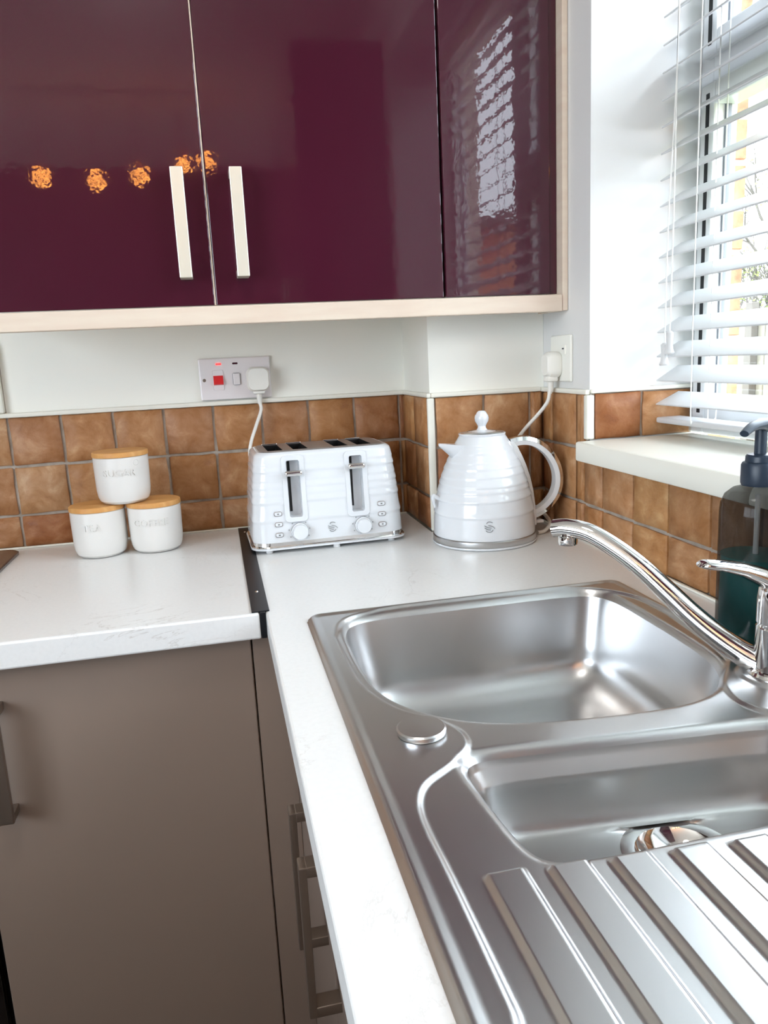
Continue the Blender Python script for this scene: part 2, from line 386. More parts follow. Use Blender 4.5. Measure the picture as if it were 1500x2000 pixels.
# ------------------------------------------------------------------ outside
lawn = struct('ground', B(((.3, -14, -1.2), (14, 8, -1.1))), M_lawn, 'pale grass outside the window', 'ground')
struct('patio', B(((-14, -14, -1.2), (XL-.2, 8, -1.1))), M_mortar, 'pale paving outside the added patio doors, bouncing daylight in', 'ground')  # unseen ground, made pale to bounce more daylight indoors
ext = struct('wall_exterior', B(((.238, -.380, -1.1), (.298, 2.6, 2.0)), ((.238, -5, -1.1), (.298, WY1-.02, 2.0)), ((.238, WY1-.02, -1.1), (.298, -.380, .12))), M_mortar, 'outer brick skin of the house beside the window')
bm_ = B(((-.5, -.5, -.5), (.5, .5, .5)), bev=.02); me_ = bpy.data.meshes.new('brick'); bm_.to_mesh(me_); bm_.free(); finish(me_, M_brick)
for k in range(18):
    z = .16 + k*.075
    o = link(bpy.data.objects.new('brick', me_)); o.parent = ext; L = .215 if k % 2 else .1025
    o.location = (.270, -.384+L/2, z); o.scale = (.062, L, .065)
def fence(y0, y1, x, n, zt):
    t = thing('garden_fence', 'pale weathered board fence seen between the blind slats', 'fence', (x, 0, -1.1))
    w = (y1-y0)/n
    mp = bpy.data.meshes.new('fence_board'); bb = B(((-.01, -w*.46, 0), (.01, w*.46, zt+1.1)), bev=.004); bb.to_mesh(mp); bb.free(); finish(mp, M_fence)
    for k in range(n):
        o = link(bpy.data.objects.new('board', mp)); o.parent = t; o.location = (0, y0+w*(k+.5), 0)
    for k in range(0, n+1, 6): obj('post', B(((-.09, y0+w*k-.05, 0), (-.012, y0+w*k+.05, zt+1.18)), bev=.006), M_bark, t)
fence(-1.0, 8.6, 4.6, 66, .62)
def garage():
    t = thing('brick_garage', 'low brick outbuilding beyond the garden', 'building', (1.8, -6.2, -1.1))
    obj('wall', B(((-1.35, -1, 0), (2.2, 0, 2.6))), M_brick, t); obj('roof', B(((-1.5, -1.1, 2.6), (2.35, .15, 2.72)), bev=.01), M_bark, t)
garage()
def tree(x, y, h, seed, label):
    r = random.Random(seed); t = thing('garden_tree', label, 'tree', (x, y, -1.1), group='trees beyond the fence')
    bm = bmesh.new(); tips = []
    def branch(p, d, L, rad, lv):
        q = p + d*L; addpy(bm, tube([p, p+d*L*.5+Vector((r.uniform(-.05, .05), r.uniform(-.05, .05), 0))*L, q], [rad, rad*.8, rad*.6], 5, smooth=2))
        if lv == 0: tips.append((p, q)); return
        for _ in range(4 if lv < 3 else 5):
            nd = (d + Vector((r.uniform(-.9, .9), r.uniform(-.9, .9), r.uniform(-.2, .6)))).normalized()
            branch(p + d*L*r.uniform(.45, 1), nd, L*r.uniform(.55, .75), rad*.55, lv-1)
    branch(Vector((0, 0, 0)), Vector((0, 0, 1)), h*.42, .07, 4)
    obj('trunk', bm, M_bark, t)
    vs = []; fs = []
    for p, q in tips:
        for _ in range(5):
            c = p.lerp(q, r.random()) + Vector((r.gauss(0, .05), r.gauss(0, .05), r.gauss(0, .05))); a = Vector((r.gauss(0, 1), r.gauss(0, 1), r.gauss(0, 1))).normalized(); b = a.orthogonal().normalized()
            s = r.uniform(.02, .04); i = len(vs); vs += [c-a*s, c+b*s*.5, c+a*s, c-b*s*.5]; fs.append((i, i+1, i+2, i+3))
    lf = obj('foliage', (vs, [], fs), M_leaf, t); lf['kind'] = 'stuff'
tree(6.2, 6.9, 3.6, 3, 'bare twiggy tree with sparse yellow-green leaves beyond the fence, nearer the house')
tree(7.6, 9.4, 3.9, 5, 'taller twiggy tree with thin foliage beyond the fence, farther from the house')

# ------------------------------------------------------------------ venetian blind
bl = thing('venetian_blind', 'white wooden venetian blind with tilted slats hanging in the window', 'blind', (0, 0, 0))
TILT = math.radians(30); SX, PIT, ZS0 = .122, .0415, .2383
by0, by1 = -.404, -1.54
ms = bpy.data.meshes.new('slat'); bb = B(((0, by1, -.0013), (.05, by0, .0013)), bev=.0008, seg=1)
bb.to_mesh(ms); bb.free(); finish(ms, M_blind)
for k in range(25):
    o = link(bpy.data.objects.new('slat', ms)); o.parent = bl; o.location = (SX, 0, ZS0+k*PIT); o.rotation_euler = (0, -TILT + (.10 if k == 0 else 0), 0)
obj('bottom_rail', B(((SX+.001, by1, .206), (SX+.05, by0, .216)), bev=.003), M_blind, bl)
obj('head_rail', B(((SX-.005, by1, 1.245), (SX+.055, by0, 1.286)), bev=.003), M_blind, bl)
for y in (-.511, -.93, -1.42):
    dx = .05*math.cos(TILT); dz = .05*math.sin(TILT)
    obj('ladder_cord', tube([(SX-.002, y, 1.245), (SX-.002, y, .7), (SX-.002, y, .26), (SX+.002, y, .216)], .0011, 6), M_cord, bl)
    obj('ladder_cord', tube([(SX+dx+.003, y, 1.245), (SX+dx+.003, y, .7), (SX+dx+.003, y, .27), (SX+dx, y, .216)], .0011, 6), M_cord, bl)
    obj('lift_cord', tube([(SX+.022, y-.012, 1.245), (SX+.022, y-.012, .216)], .001, 6, smooth=1), M_cord, bl)
for y, zt, dyy in ((-.4555, .352, .0), (-.441, .333, .012)):
    obj('pull_cord', tube([(SX-.008, -.460, 1.245), (SX-.008, -.459, .8), (SX-.008, y-.003, .55), (SX-.008, y, zt)], .0012, 6), M_cord, bl)
    obj('tassel', lathe([(.0035, .012), (.0065, .009), (.0058, .001), (.0050, -.008), (.0062, -.018), (.0085, -.0235), (.0075, -.026)], 20, c=(SX-.008, y, zt)), M_tassel, bl)

# ------------------------------------------------------------------ worktops
YL = -.600; XF = -.600
SINK = (-.549, -.082, -1.60, -.639)
wl = obj('worktop', B(((XL+.01, YL, -.038), (-.6085, -.0085, 0)), bev=.003), M_top)
tag(wl, 'white marble-effect laminate worktop under the storage jars', 'worktop')
wr = obj('worktop', B(((XF, -2.3, -.038), (-.0085, BY-.0085, 0)), bev=.003), M_top)
wr2 = cutter(B(((XF, BY-.02, -.038), (BX-.0095, -.0085, 0))))
wr2.data.materials.append(M_top)
boolean(wr, [wr2], 'UNION')
boolean(wr, [cutter(B(((SINK[0]+.014, SINK[2]+.014, -.1), (SINK[1]-.014, SINK[3]-.014, .1))))])
tag(wr, 'white marble-effect laminate worktop holding the sink, toaster and kettle', 'worktop')
st = thing('joint_strip', 'black metal joining strip between the two worktops beside the toaster', 'strip', (-.607, 0, 0))
obj('strip', B(((-.0125, YL+.004, .0002), (.0125, -.0105, .0022)), ((-.0012, YL-.0008, -.037), (.0065, YL+.02, .0012)), bev=.0006, seg=1), M_blackmetal, st)
for y in (-.5, -.06): obj('screw', lathe([(.0001, .0034), (.0022, .0032), (.0027, .0022)], 14, c=(0, y, 0)), M_chrome, st)

# ------------------------------------------------------------------ handles
def bar_handle(parent, c, axis, L, m, w=.020, proud=.034, th=.008):
    """vertical bar handle; axis = outward normal ('-y' or '-x'); c = centre on the front surface (parent coords)"""
    bm = bmesh.new()
    def bx(o0, o1, s0, s1, z0, z1):
        if axis == '-y': box(bm, (c[0]+s0, c[1]-o1, c[2]+z0), (c[0]+s1, c[1]-o0, c[2]+z1), .0012, 2)
        else: box(bm, (c[0]-o1, c[1]+s0, c[2]+z0), (c[0]-o0, c[1]+s1, c[2]+z1), .0012, 2)
    bx(proud-th, proud, -w/2, w/2, -L/2, L/2)
    bx(-.001, proud-th+.001, -w/2, w/2, L/2-.012, L/2); bx(-.001, proud-th+.001, -w/2, w/2, -L/2, -L/2+.012)
    return obj('handle', bm, m, parent)

# ------------------------------------------------------------------ wall cabinets
YD, ZD, ZDT = -.2913, .4432, 1.36
def wall_cabinet(x0, x1, doors, label, gapmat):
    t = thing('wall_cabinet', label, 'cabinet', (0, 0, 0))
    obj('body', B(((x0+.001, YD+.0205, ZD+.002), (x1-.001, -.0005, ZDT))), gapmat, t)
    for d in doors:
        do = obj('door', B(((d[0], YD, ZD), (d[1], YD+.019, ZDT)), bev=.0012), M_purple, t)
        if d[2] is not None: bar_handle(do, (d[2], YD, .569), '-y', .168, M_satin)
    return t
ca = wall_cabinet(-1.03, -.2285, [(-1.029, -.6290, -.6705), (-.6258, -.2300, -.5790)], 'double wall cabinet with glossy purple doors and two silver bar handles', M_cream)
obj('edge_strip', B(((-.6289, YD+.0006, ZD), (-.6268, YD+.019, ZDT)), bev=.0003, seg=1), M_cream, ca)
cb = wall_cabinet(-.2280, -.0115, [(-.2252, -.0270, None)], 'narrow glossy purple corner wall cabinet without handle, next to the window', M_dark)
obj('filler', B(((-.0262, YD+.004, ZD), (-.0122, YD+.02, ZDT)), bev=.0008), M_purple, cb)
e = obj('end_panel', B(((-.0115, -.310, .412), (-.0008, -.0005, ZDT)), bev=.001), M_beige); e.name = 'cabinet_side_panel'
tag(e, 'cream side panel closing the purple wall cabinets by the window', 'panel')
c3 = thing('wall_cabinet', 'unseen glossy purple wall cabinet added beyond the window for its dark reflection', 'cabinet', (0, 0, 0))  # unseen cabinet, added to darken the reflection in the purple doors
obj('body', B(((-.29, -2.42, ZD), (-.0005, -1.64, ZDT)), bev=.001), M_purple, c3)
for y0, y1, hy in ((-2.03, -1.641, -1.99), (-2.42, -2.033, -2.07)):
    d = obj('door', B(((-.311, y0, ZD), (-.292, y1, ZDT)), bev=.0012), M_purple, c3); bar_handle(d, (-.311, hy, .569), '-x', .168, M_satin)
pm = obj('cabinet_pelmet', B(((-1.03, -.312, .4105), (-.0120, -.294, .4405)), bev=.002), M_beige); tag(pm, 'long cream light pelmet under the purple wall cabinets', 'pelmet')

# ------------------------------------------------------------------ base units
def base_unit(name, label, body, doors):
    t = thing(name, label, 'cabinet', (0, 0, 0))
    obj('body', B(body), M_carcass, t); return t
YF = -.562
b1 = base_unit('base_cabinet', 'taupe base cabinet under the left worktop with long bar handle', ((-1.019, YF+.021, -.75), (-.622, -.01, -.0385)), None)
d1 = obj('door', B(((-1.018, YF, -.75), (-.6235, YF+.019, -.046)), bev=.0015), M_taupe, b1); bar_handle(d1, (-.976, YF, -.180), '-y', .168, M_bronze)
XS = -.570
b2 = base_unit('base_cabinet', 'taupe sink cabinet under the right worktop with paired bar handles', ((XS+.021, -1.36, -.75), (-.02, -.58, -.26)), None)
for y0, y1, hy in ((-.905, -.583, -.858), (-1.23, -.908, -.955)):
    d = obj('door', B(((XS, y0, -.75), (XS+.019, y1, -.046)), bev=.0015), M_taupe, b2); bar_handle(d, (XS, hy, -.235), '-x', .175, M_bronze)
obj('corner_post', B(((-.6215, YF+.002, -.75), (XS+.0, YF+.02, -.046)), ((XS, -.5815, -.75), (XS+.018, YF+.002, -.046)), bev=.001), M_taupe, b2)
b3 = base_unit('base_cabinet', 'taupe base cabinet below the draining board', ((XS+.021, -2.25, -.75), (-.02, -1.365, -.26)), None)
for y0, y1, hy in ((-1.66, -1.2325, -1.28), (-2.25, -1.663, -1.71)):
    d = obj('door', B(((XS, y0, -.75), (XS+.019, y1, -.046)), bev=.0015), M_taupe, b3); bar_handle(d, (XS, hy, -.235), '-x', .175, M_bronze)
pl = obj('plinth', B(((-1.019, -.5, -.899), (-.53, -.485, -.7505)), ((-.53, -2.25, -.899), (-.515, -.5, -.7505))), M_taupe); pl.name = 'cabinet_plinth'
tag(pl, 'taupe plinth at the foot of the base cabinets', 'plinth')
ov = thing('oven', 'black built-in oven left of the taupe base cabinet', 'oven', (0, 0, 0))
obj('body', B(((-1.62, YF+.021, -.75), (-1.024, -.01, -.0385))), M_dark, ov)
obj('door', B(((-1.618, YF-.004, -.68), (-1.026, YF+.02, -.17)), bev=.003), M_glassblack, ov)
obj('control_panel', B(((-1.618, YF-.004, -.165), (-1.026, YF+.02, -.045)), bev=.003), M_glassblack, ov)
obj('handle', tube([(-1.58, YF-.004, -.22), (-1.58, YF-.045, -.22), (-1.06, YF-.045, -.22), (-1.06, YF-.004, -.22)], .008, 10, smooth=1), M_chrome, ov)
obj('drawer', B(((-1.618, YF-.004, -.75), (-1.026, YF+.02, -.685)), bev=.003), M_dark, ov)
isl = thing('shade_island', 'taupe island unit with pale worktop, added out of view to shade the base door', 'island', (-1.80, -1.75, -.9))  # unseen block, added to keep low daylight off the base door
obj('body', B(((-.50, -.36, .10), (.50, .36, .861)), bev=.002), M_taupe, isl); obj('plinth', B(((-.46, -.32, .0005), (.46, .32, .10))), M_dark, isl)
obj('island_top', B(((-.54, -.40, .862), (.54, .40, .90)), bev=.003), M_top, isl)
hb = thing('hob', 'dark ceramic hob at the left end of the worktop', 'hob', (-1.335, -.29, 0))
lp = rrect(.58, .51, .03); obj('glass', loft([[(x, y, .0003) for x, y in lp], [(x, y, .0045) for x, y in lp], [(x*.992, y*.992, .0062) for x, y in lp]]), M_hob, hb)
for x, y, r in ((-.14, .12, .09), (.14, .12, .07), (-.14, -.12, .07), (.14, -.12, .09)):
    vs = []; fs = []
    for i in range(48):
        a = 2*math.pi*i/48; vs += [(x+r*math.cos(a), y+r*math.sin(a), .0065), (x+(r-.002)*math.cos(a), y+(r-.002)*math.sin(a), .0065)]
        j = (i+1) % 48; fs.append((2*i, 2*j, 2*j+1, 2*i+1))
    obj('cooking_zone_ring', (vs, [], fs), M_plate, hb)

# ------------------------------------------------------------------ sink
def sink():
    x0, x1, y0, y1 = SINK
    t = thing('kitchen_sink', 'stainless steel one and a half bowl sink with ribbed drainer', 'sink', (0, 0, 0))
    def lse(P, X, Y, k):
        P = np.array(P); n = len(P); c = P.mean(0); ds = []
        for i in range(n):
            a, b = P[i], P[(i+1) % n]; e = b-a; nn = np.array([e[1], -e[0]])/np.hypot(*e)
            if nn @ (c-a) > 0: nn = -nn
            ds.append(((X-a[0])*nn[0]+(Y-a[1])*nn[1])/k)
        ds = np.array(ds); mx = ds.max(0); return k*(mx+np.log(np.exp(ds-mx).sum(0)))
    bowl1 = [(-.512, -.660), (-.116, -.660), (-.122, -.975), (-.190, -1.037), (-.432, -1.016), (-.512, -.930)]
    bowl2 = [(-.472, -1.051), (-.148, -1.080), (-.135, -1.214), (-.458, -1.214)]
    K1, K2 = .023, .013
    f1 = lambda X, Y: lse(bowl1, X, Y, K1); f2 = lambda X, Y: lse(bowl2, X, Y, K2)
    rec = [(-.519, -.735), (-.508, -.692), (-.488, -.668), (-.455, -.657), (-.411, -.6520), (-.25, -.6520), (-.17, -.658), (-.128, -.682), (-.104, -.717), (-.0975, -.77), (-.100, -.8156), (-.1165, -.9323), (-.135, -.965), (-.157, -.985), (-.170, -1.01), (-.178, -1.043), (-.166, -1.075), (-.135, -1.10), (-.112, -1.13), (-.105, -1.2), (-.105, -1.572),
           (-.515, -1.572), (-.5155, -1.32), (-.516, -1.21), (-.517, -1.15), (-.5134, -1.1187), (-.5013, -1.095), (-.473, -1.073), (-.451, -1.049), (-.4464, -1.020), (-.4616, -.987), (-.4935, -.951), (-.5155, -.885), (-.519, -.80)]
    rp = np.array([tuple(v)[:2] for v in catmull([(a, b, 0) for a, b in rec+rec[:1]], 4)][:-1])
    def sdpoly(P, X, Y):
        d = np.full(X.shape, 1e9); ins = np.zeros(X.shape, bool)
        for i in range(len(P)):
            a, b = P[i], P[(i+1) % len(P)]; e = b-a; wx, wy = X-a[0], Y-a[1]
            h = np.clip((wx*e[0]+wy*e[1])/(e@e+1e-12), 0, 1); d = np.minimum(d, (wx-e[0]*h)**2+(wy-e[1]*h)**2)
            c = ((a[1] > Y) != (b[1] > Y)) & (X < (b[0]-a[0])*(Y-a[1])/((b[1]-a[1]) if abs(b[1]-a[1]) > 1e-12 else 1e-12)+a[0]); ins ^= c
        d = np.sqrt(d); return np.where(ins, -d, d)
    ss = lambda a, b, v: (lambda q: q*q*(3-2*q))(np.clip((v-a)/(b-a), 0, 1))
    step = .0020
    xs = np.linspace(x0, x1, int(round((x1-x0)/step))+1); ys = np.linspace(y0, y1, int(round((y1-y0)/step))+1)
    X, Y = np.meshgrid(xs, ys)
    DL = .0045
    def height(X, Y):
        z = np.full(X.shape, .0045)
        rad = .022; qx = np.abs(X-(x0+x1)/2)-(x1-x0)/2+rad; qy = np.abs(Y-(y0+y1)/2)-(y1-y0)/2+rad
        do = -(np.hypot(np.maximum(qx, 0), np.maximum(qy, 0))+np.minimum(np.maximum(qx, qy), 0)-rad)
        z -= .0042*(1-ss(0, .006, do)); z += .0009*np.exp(-((do-.008)/.0025)**2); z -= .0008*ss(.012, .016, do)
        sr = sdpoly(rp, X, Y); z -= .0032*ss(-.0065, .0015, -sr)
        z += .0010*np.exp(-((sr-.0030)/.0022)**2)
        # ribs
        for k in range(9):
            c = -.4825+.0437*k; ext = np.abs(X-c); yy = -1.212-.0035*k
            rib = (1-ss(.0125, .0150, ext))*ss(0, .004, yy-Y)*ss(0, .006, Y+1.560)
            z += .0050*rib*(c < -.12)
        d1 = -f1(X, Y); d2 = -f2(X, Y)
        for d in (d1, d2): z -= .0075*np.clip((d+.006)/(.006+DL), 0, 1)**2.4
        rt = np.hypot(X+.102, Y+1.005); z += .0026*(1-ss(.036, .042, rt))
        return z, do
    d1 = -f1(X, Y); d2 = -f2(X, Y)
    inn = (d1 > DL) | (d2 > DL)
    keepc = ~(inn[:-1, :-1] & inn[1:, :-1] & inn[:-1, 1:] & inn[1:, 1:])
    # snap the inside vertices of the kept border cells on to the lip contour
    for f, d in ((f1, d1), (f2, d2)):
        for _ in range(4):
            dd = -f(X, Y); m = (d > DL); h = 1e-4
            gx = (f(X+h, Y)-f(X-h, Y))/(2*h); gy = (f(X, Y+h)-f(X, Y-h))/(2*h); q = gx*gx+gy*gy+1e-9
            X = np.where(m & (dd < .02), X+gx/q*(dd-DL), X); Y = np.where(m & (dd < .02), Y+gy/q*(dd-DL), Y)
    Z, do = height(X, Y)
    keepc &= (do[:-1, :-1] > -1e-6) & (do[1:, 1:] > -1e-6) & (do[1:, :-1] > -1e-6) & (do[:-1, 1:] > -1e-6)
    ny, nx = X.shape; idx = np.arange(nx*ny).reshape(ny, nx)
    q = np.stack([idx[:-1, :-1], idx[:-1, 1:], idx[1:, 1:], idx[1:, :-1]], -1)[keepc]
    V = np.stack([X, Y, Z], -1).reshape(-1, 3)
    used = np.unique(q); mp = np.full(nx*ny, -1); mp[used] = np.arange(len(used))
    V = V[used]; q = mp[q]
    obj('deck', (V.tolist(), [], q.tolist()), M_steel, t, ang=70)
    def bowl(name, f, c, prof, drain_r, dc):
        n = 176; th = np.linspace(0, 2*np.pi, n, endpoint=False); cx, sx = np.cos(th), np.sin(th)
        def contour(d):
            lo = np.zeros(n); hi = np.full(n, .5)
            for _ in range(40):
                mid = (lo+hi)/2; v = -f(c[0]+mid*cx, c[1]+mid*sx); lo = np.where(v > d, mid, lo); hi = np.where(v > d, hi, mid)
            return lo
        loops = []
        z0 = height(c[0]+contour(DL)*cx, c[1]+contour(DL)*sx)[0]
        for k, (d, z) in enumerate(prof):
            r = contour(d); loops.append([(c[0]+r[i]*cx[i], c[1]+r[i]*sx[i], (z0[i] if k == 0 else z)) for i in range(n)])
        last = loops[-1]; zl = prof[-1][1]
        for s in (.25, .5, .75, 1):
            loops.append([(last[i][0]*(1-s)+(dc[0]+drain_r*cx[i])*s, last[i][1]*(1-s)+(dc[1]+drain_r*sx[i])*s, zl-.004*s) for i in range(n)])
        b = obj(name, loft(loops, cap=False), M_steel, t, ang=80)
        zd = zl-.004
        dr = obj('drain', lathe([(drain_r+.0015, .0008), (drain_r-.004, .0016), (drain_r-.010, .0004), (drain_r-.013, -.004), (drain_r-.022, -.010), (drain_r-.025, -.028), (.001, -.032)], 48, c=(dc[0], dc[1], zd), cap=False), M_chrome, b)
        return b
    def profile(D, w, fl=.055):
        p = [(DL, 0), (DL+.001, -.012)]
        for k in range(1, 9): p.append((DL+.001+w*k/8*.35, -.012-(D-.055)*k/8*.9))
        z1 = p[-1][1]; d1_ = p[-1][0]; R = D+z1
        for k in range(1, 11): a = math.pi/2*k/10; p.append((d1_+fl*(1-math.cos(a)), z1-R*math.sin(a)))
        return p
    bowl('main_bowl', f1, (-.315, -.835), profile(.135, .04), .045, (-.30, -.84))
    bowl('half_bowl', f2, (-.300, -1.142), profile(.072, .018, .018), .047, (-.296, -1.1335))
    kn = obj('waste_knob', lathe([(.0225, .004), (.0232, .0055), (.0232, .0085), (.0215, .0098), (.0005, .0102)], 40, c=(-.485, -1.012, 0)), M_steel, t)
    return t
sink()

# ------------------------------------------------------------------ tap
def tap():
    t = thing('mixer_tap', 'chrome single lever mixer tap with long swivel spout over the sink', 'tap', (-.102, -1.005, .0040))
    obj('base_ring', lathe([(.030, 0), (.031, .003), (.029, .006), (.026, .007)], 40), M_chrome, t)
    obj('column', lathe([(.0245, .006), (.0240, .030), (.0238, .052), (.0228, .0535), (.0228, .0555), (.0238, .057), (.0236, .082), (.0225, .092), (.015, .100), (.002, .102)], 48), M_chrome, t)
    B0 = Vector((-.102, -1.005, 0)); T = Vector((-.264, -.83, 0)); D = T-B0
    pts = [(0.02, .010), (.12, .018), (.241, .034), (.354, .053), (.471, .077), (.592, .101), (.715, .1205), (.842, .1355), (.95, .139), (1.02, .137)]
    path = [Vector((D.x*s, D.y*s, z-.0040)) for s, z in pts]
    sp = obj('spout', tube(path, [.015, .015, .0142, .0135, .0128, .0122, .0118, .0116, .0118, .0118], 24, up=(0, 0, 1), ell=(1.0, .92)), M_chrome, t)
    e = path[-2]; obj('aerator', lathe([(.0085, -.020), (.0105, -.0195), (.0112, -.017), (.0112, -.010), (.0102, -.009), (.0102, .002)], 28, c=(e.x, e.y, e.z)), M_chrome, sp)
    bm = bmesh.new(); loops = []
    for x, z, w, h in ((.012, .088, .013, .010), (-.006, .097, .020, .011), (-.028, .108, .0185, .0095), (-.052, .1185, .0155, .0065), (-.075, .1245, .0125, .005), (-.090, .127, .0105, .0042), (-.0945, .1275, .007, .0028)):
        loops.append([(x+.002*math.sin(2*math.pi*k/20), w*math.cos(2*math.pi*k/20), z+h*math.sin(2*math.pi*k/20)) for k in range(20)])
    obj('lever', loft(loops), M_chrome, t, ang=60)
    return t
tap()

# ------------------------------------------------------------------ soap dispenser
def soap():
    t = thing('soap_dispenser', 'smoked plastic pump bottle of teal soap with navy pump by the tap', 'dispenser', (-.0505, -.897, .0006))
    R = .0405
    obj('bottle', lathe([(.001, .0), (R-.004, .0), (R-.001, .002), (R, .006), (R, .150), (R-.001, .160), (R-.005, .170), (R-.013, .177), (.0165, .180), (.0155, .186)], 56), M_smoke, t)
    obj('soap', lathe([(.001, .003), (R-.007, .003), (R-.003, .007), (R-.003, .100), (.001, .1005)], 48), M_teal, t)
    obj('dip_tube', lathe([(.003, .012), (.003, .17)], 10, c=(0, 0, 0)), M_whitepl, t)
    pm = obj('pump', lathe([(.0185, .181), (.0195, .184), (.0195, .204), (.018, .207), (.0155, .208), (.0150, .214), (.0135, .216), (.0065, .217), (.0062, .246)], 40), M_navy, t)
    obj('nozzle', tube([(.006, 0, .248), (-.008, -.008, .2505), (-.030, -.022, .2495), (-.046, -.032, .2445)], [.0105, .0085, .0062, .0048], 16, up=(0, 0, 1), ell=(1, .75)), M_navy, pm)
soap()

# ------------------------------------------------------------------ storage jars
def text_mesh(txt, size, depth):
    cu = bpy.data.curves.new('t', 'FONT'); cu.body = txt; cu.size = size; cu.extrude = depth; cu.align_x = 'CENTER'; cu.align_y = 'CENTER'; cu.space_character = 1.12; cu.resolution_u = 3
    o = link(bpy.data.objects.new('t', cu)); dg = bpy.context.evaluated_depsgraph_get(); dg.update()
    me = bpy.data.meshes.new_from_object(o.evaluated_get(dg)); bpy.data.objects.remove(o); bpy.data.curves.remove(cu); return me
def jar(x, y, z, txt, rz, label):
    t = thing('storage_jar', label, 'jar', (x, y, z), rz, 'lidded storage jars')
    R = .0500; H = .088
    obj('pot', lathe([(.034, .0), (.039, .0012), (.0445, .006), (.0475, .014), (.049, .026), (.0495, .045), (R, .070), (R, H-.001), (R-.001, H), (R-.004, H), (R-.004, H-.006), (.001, H-.006)], 64), M_ceramic, t)
    obj('lid', lathe([(.001, H-.005), (R-.006, H-.005), (R-.006, H+.0003), (R+.0006, H+.0006), (R+.001, H+.003), (R+.0006, H+.0085), (R-.001, H+.0098), (.001, H+.0100)], 64), M_bamboo, t)
    me = text_mesh(txt, .0180, .0014)
    for v in me.vertices:
        a = v.co.x/R - math.pi/2; r = .0503 + v.co.z*.9 + (v.co.y+.002)*.01; v.co = Vector((r*math.cos(a), r*math.sin(a), .060+v.co.y))
    me.materials.append(M_ceramic); o = link(bpy.data.objects.new('lettering', me)); o.parent = t
    return t
jar(-.8800, -.1285, .0003, 'TEA', math.radians(-8), 'white ceramic TEA jar with bamboo lid, bottom left of the jar pyramid')
jar(-.7765, -.1275, .0003, 'COFFEE', math.radians(-6), 'white ceramic COFFEE jar with bamboo lid, bottom right of the jar pyramid')
tj = jar(-.8270, -.1300, .0990, 'SUGAR', math.radians(0), 'white ceramic SUGAR jar with bamboo lid, stacked on the two others')
vs, _, fs = lathe([(.0045, 0), (.0052, .0008), (.0058, 0)], 24, cap=False)
def wrapdisc(v): a = (v[0]+.033)/.05-math.pi/2; r = .0500+v[2]; return (r*math.cos(a), r*math.sin(a), .0775+v[1])
obj('emblem', ([wrapdisc(v) for v in vs], [], fs), M_ceramic, tj)

# ------------------------------------------------------------------ emblem strokes shared by toaster and kettle
STROKES = [[(630, 395), (640, 360), (680, 325), (750, 315), (820, 335), (860, 360)], [(690, 455), (780, 475), (870, 510), (920, 555), (945, 600)], [(545, 460), (620, 510), (700, 540), (810, 570)], [(545, 545), (620, 590), (690, 620), (790, 635)], [(595, 655), (650, 705), (720, 720), (800, 710), (850, 670), (870, 635)]]
def emblem(parent, place, s):
    bm = bmesh.new()
    for S in STROKES:
        addpy(bm, tube([place((x-740)/430*s, -(y-520)/430*s) for x, y in S], .028*s, 6, smooth=4))
    return obj('emblem', bm, M_logo, parent)

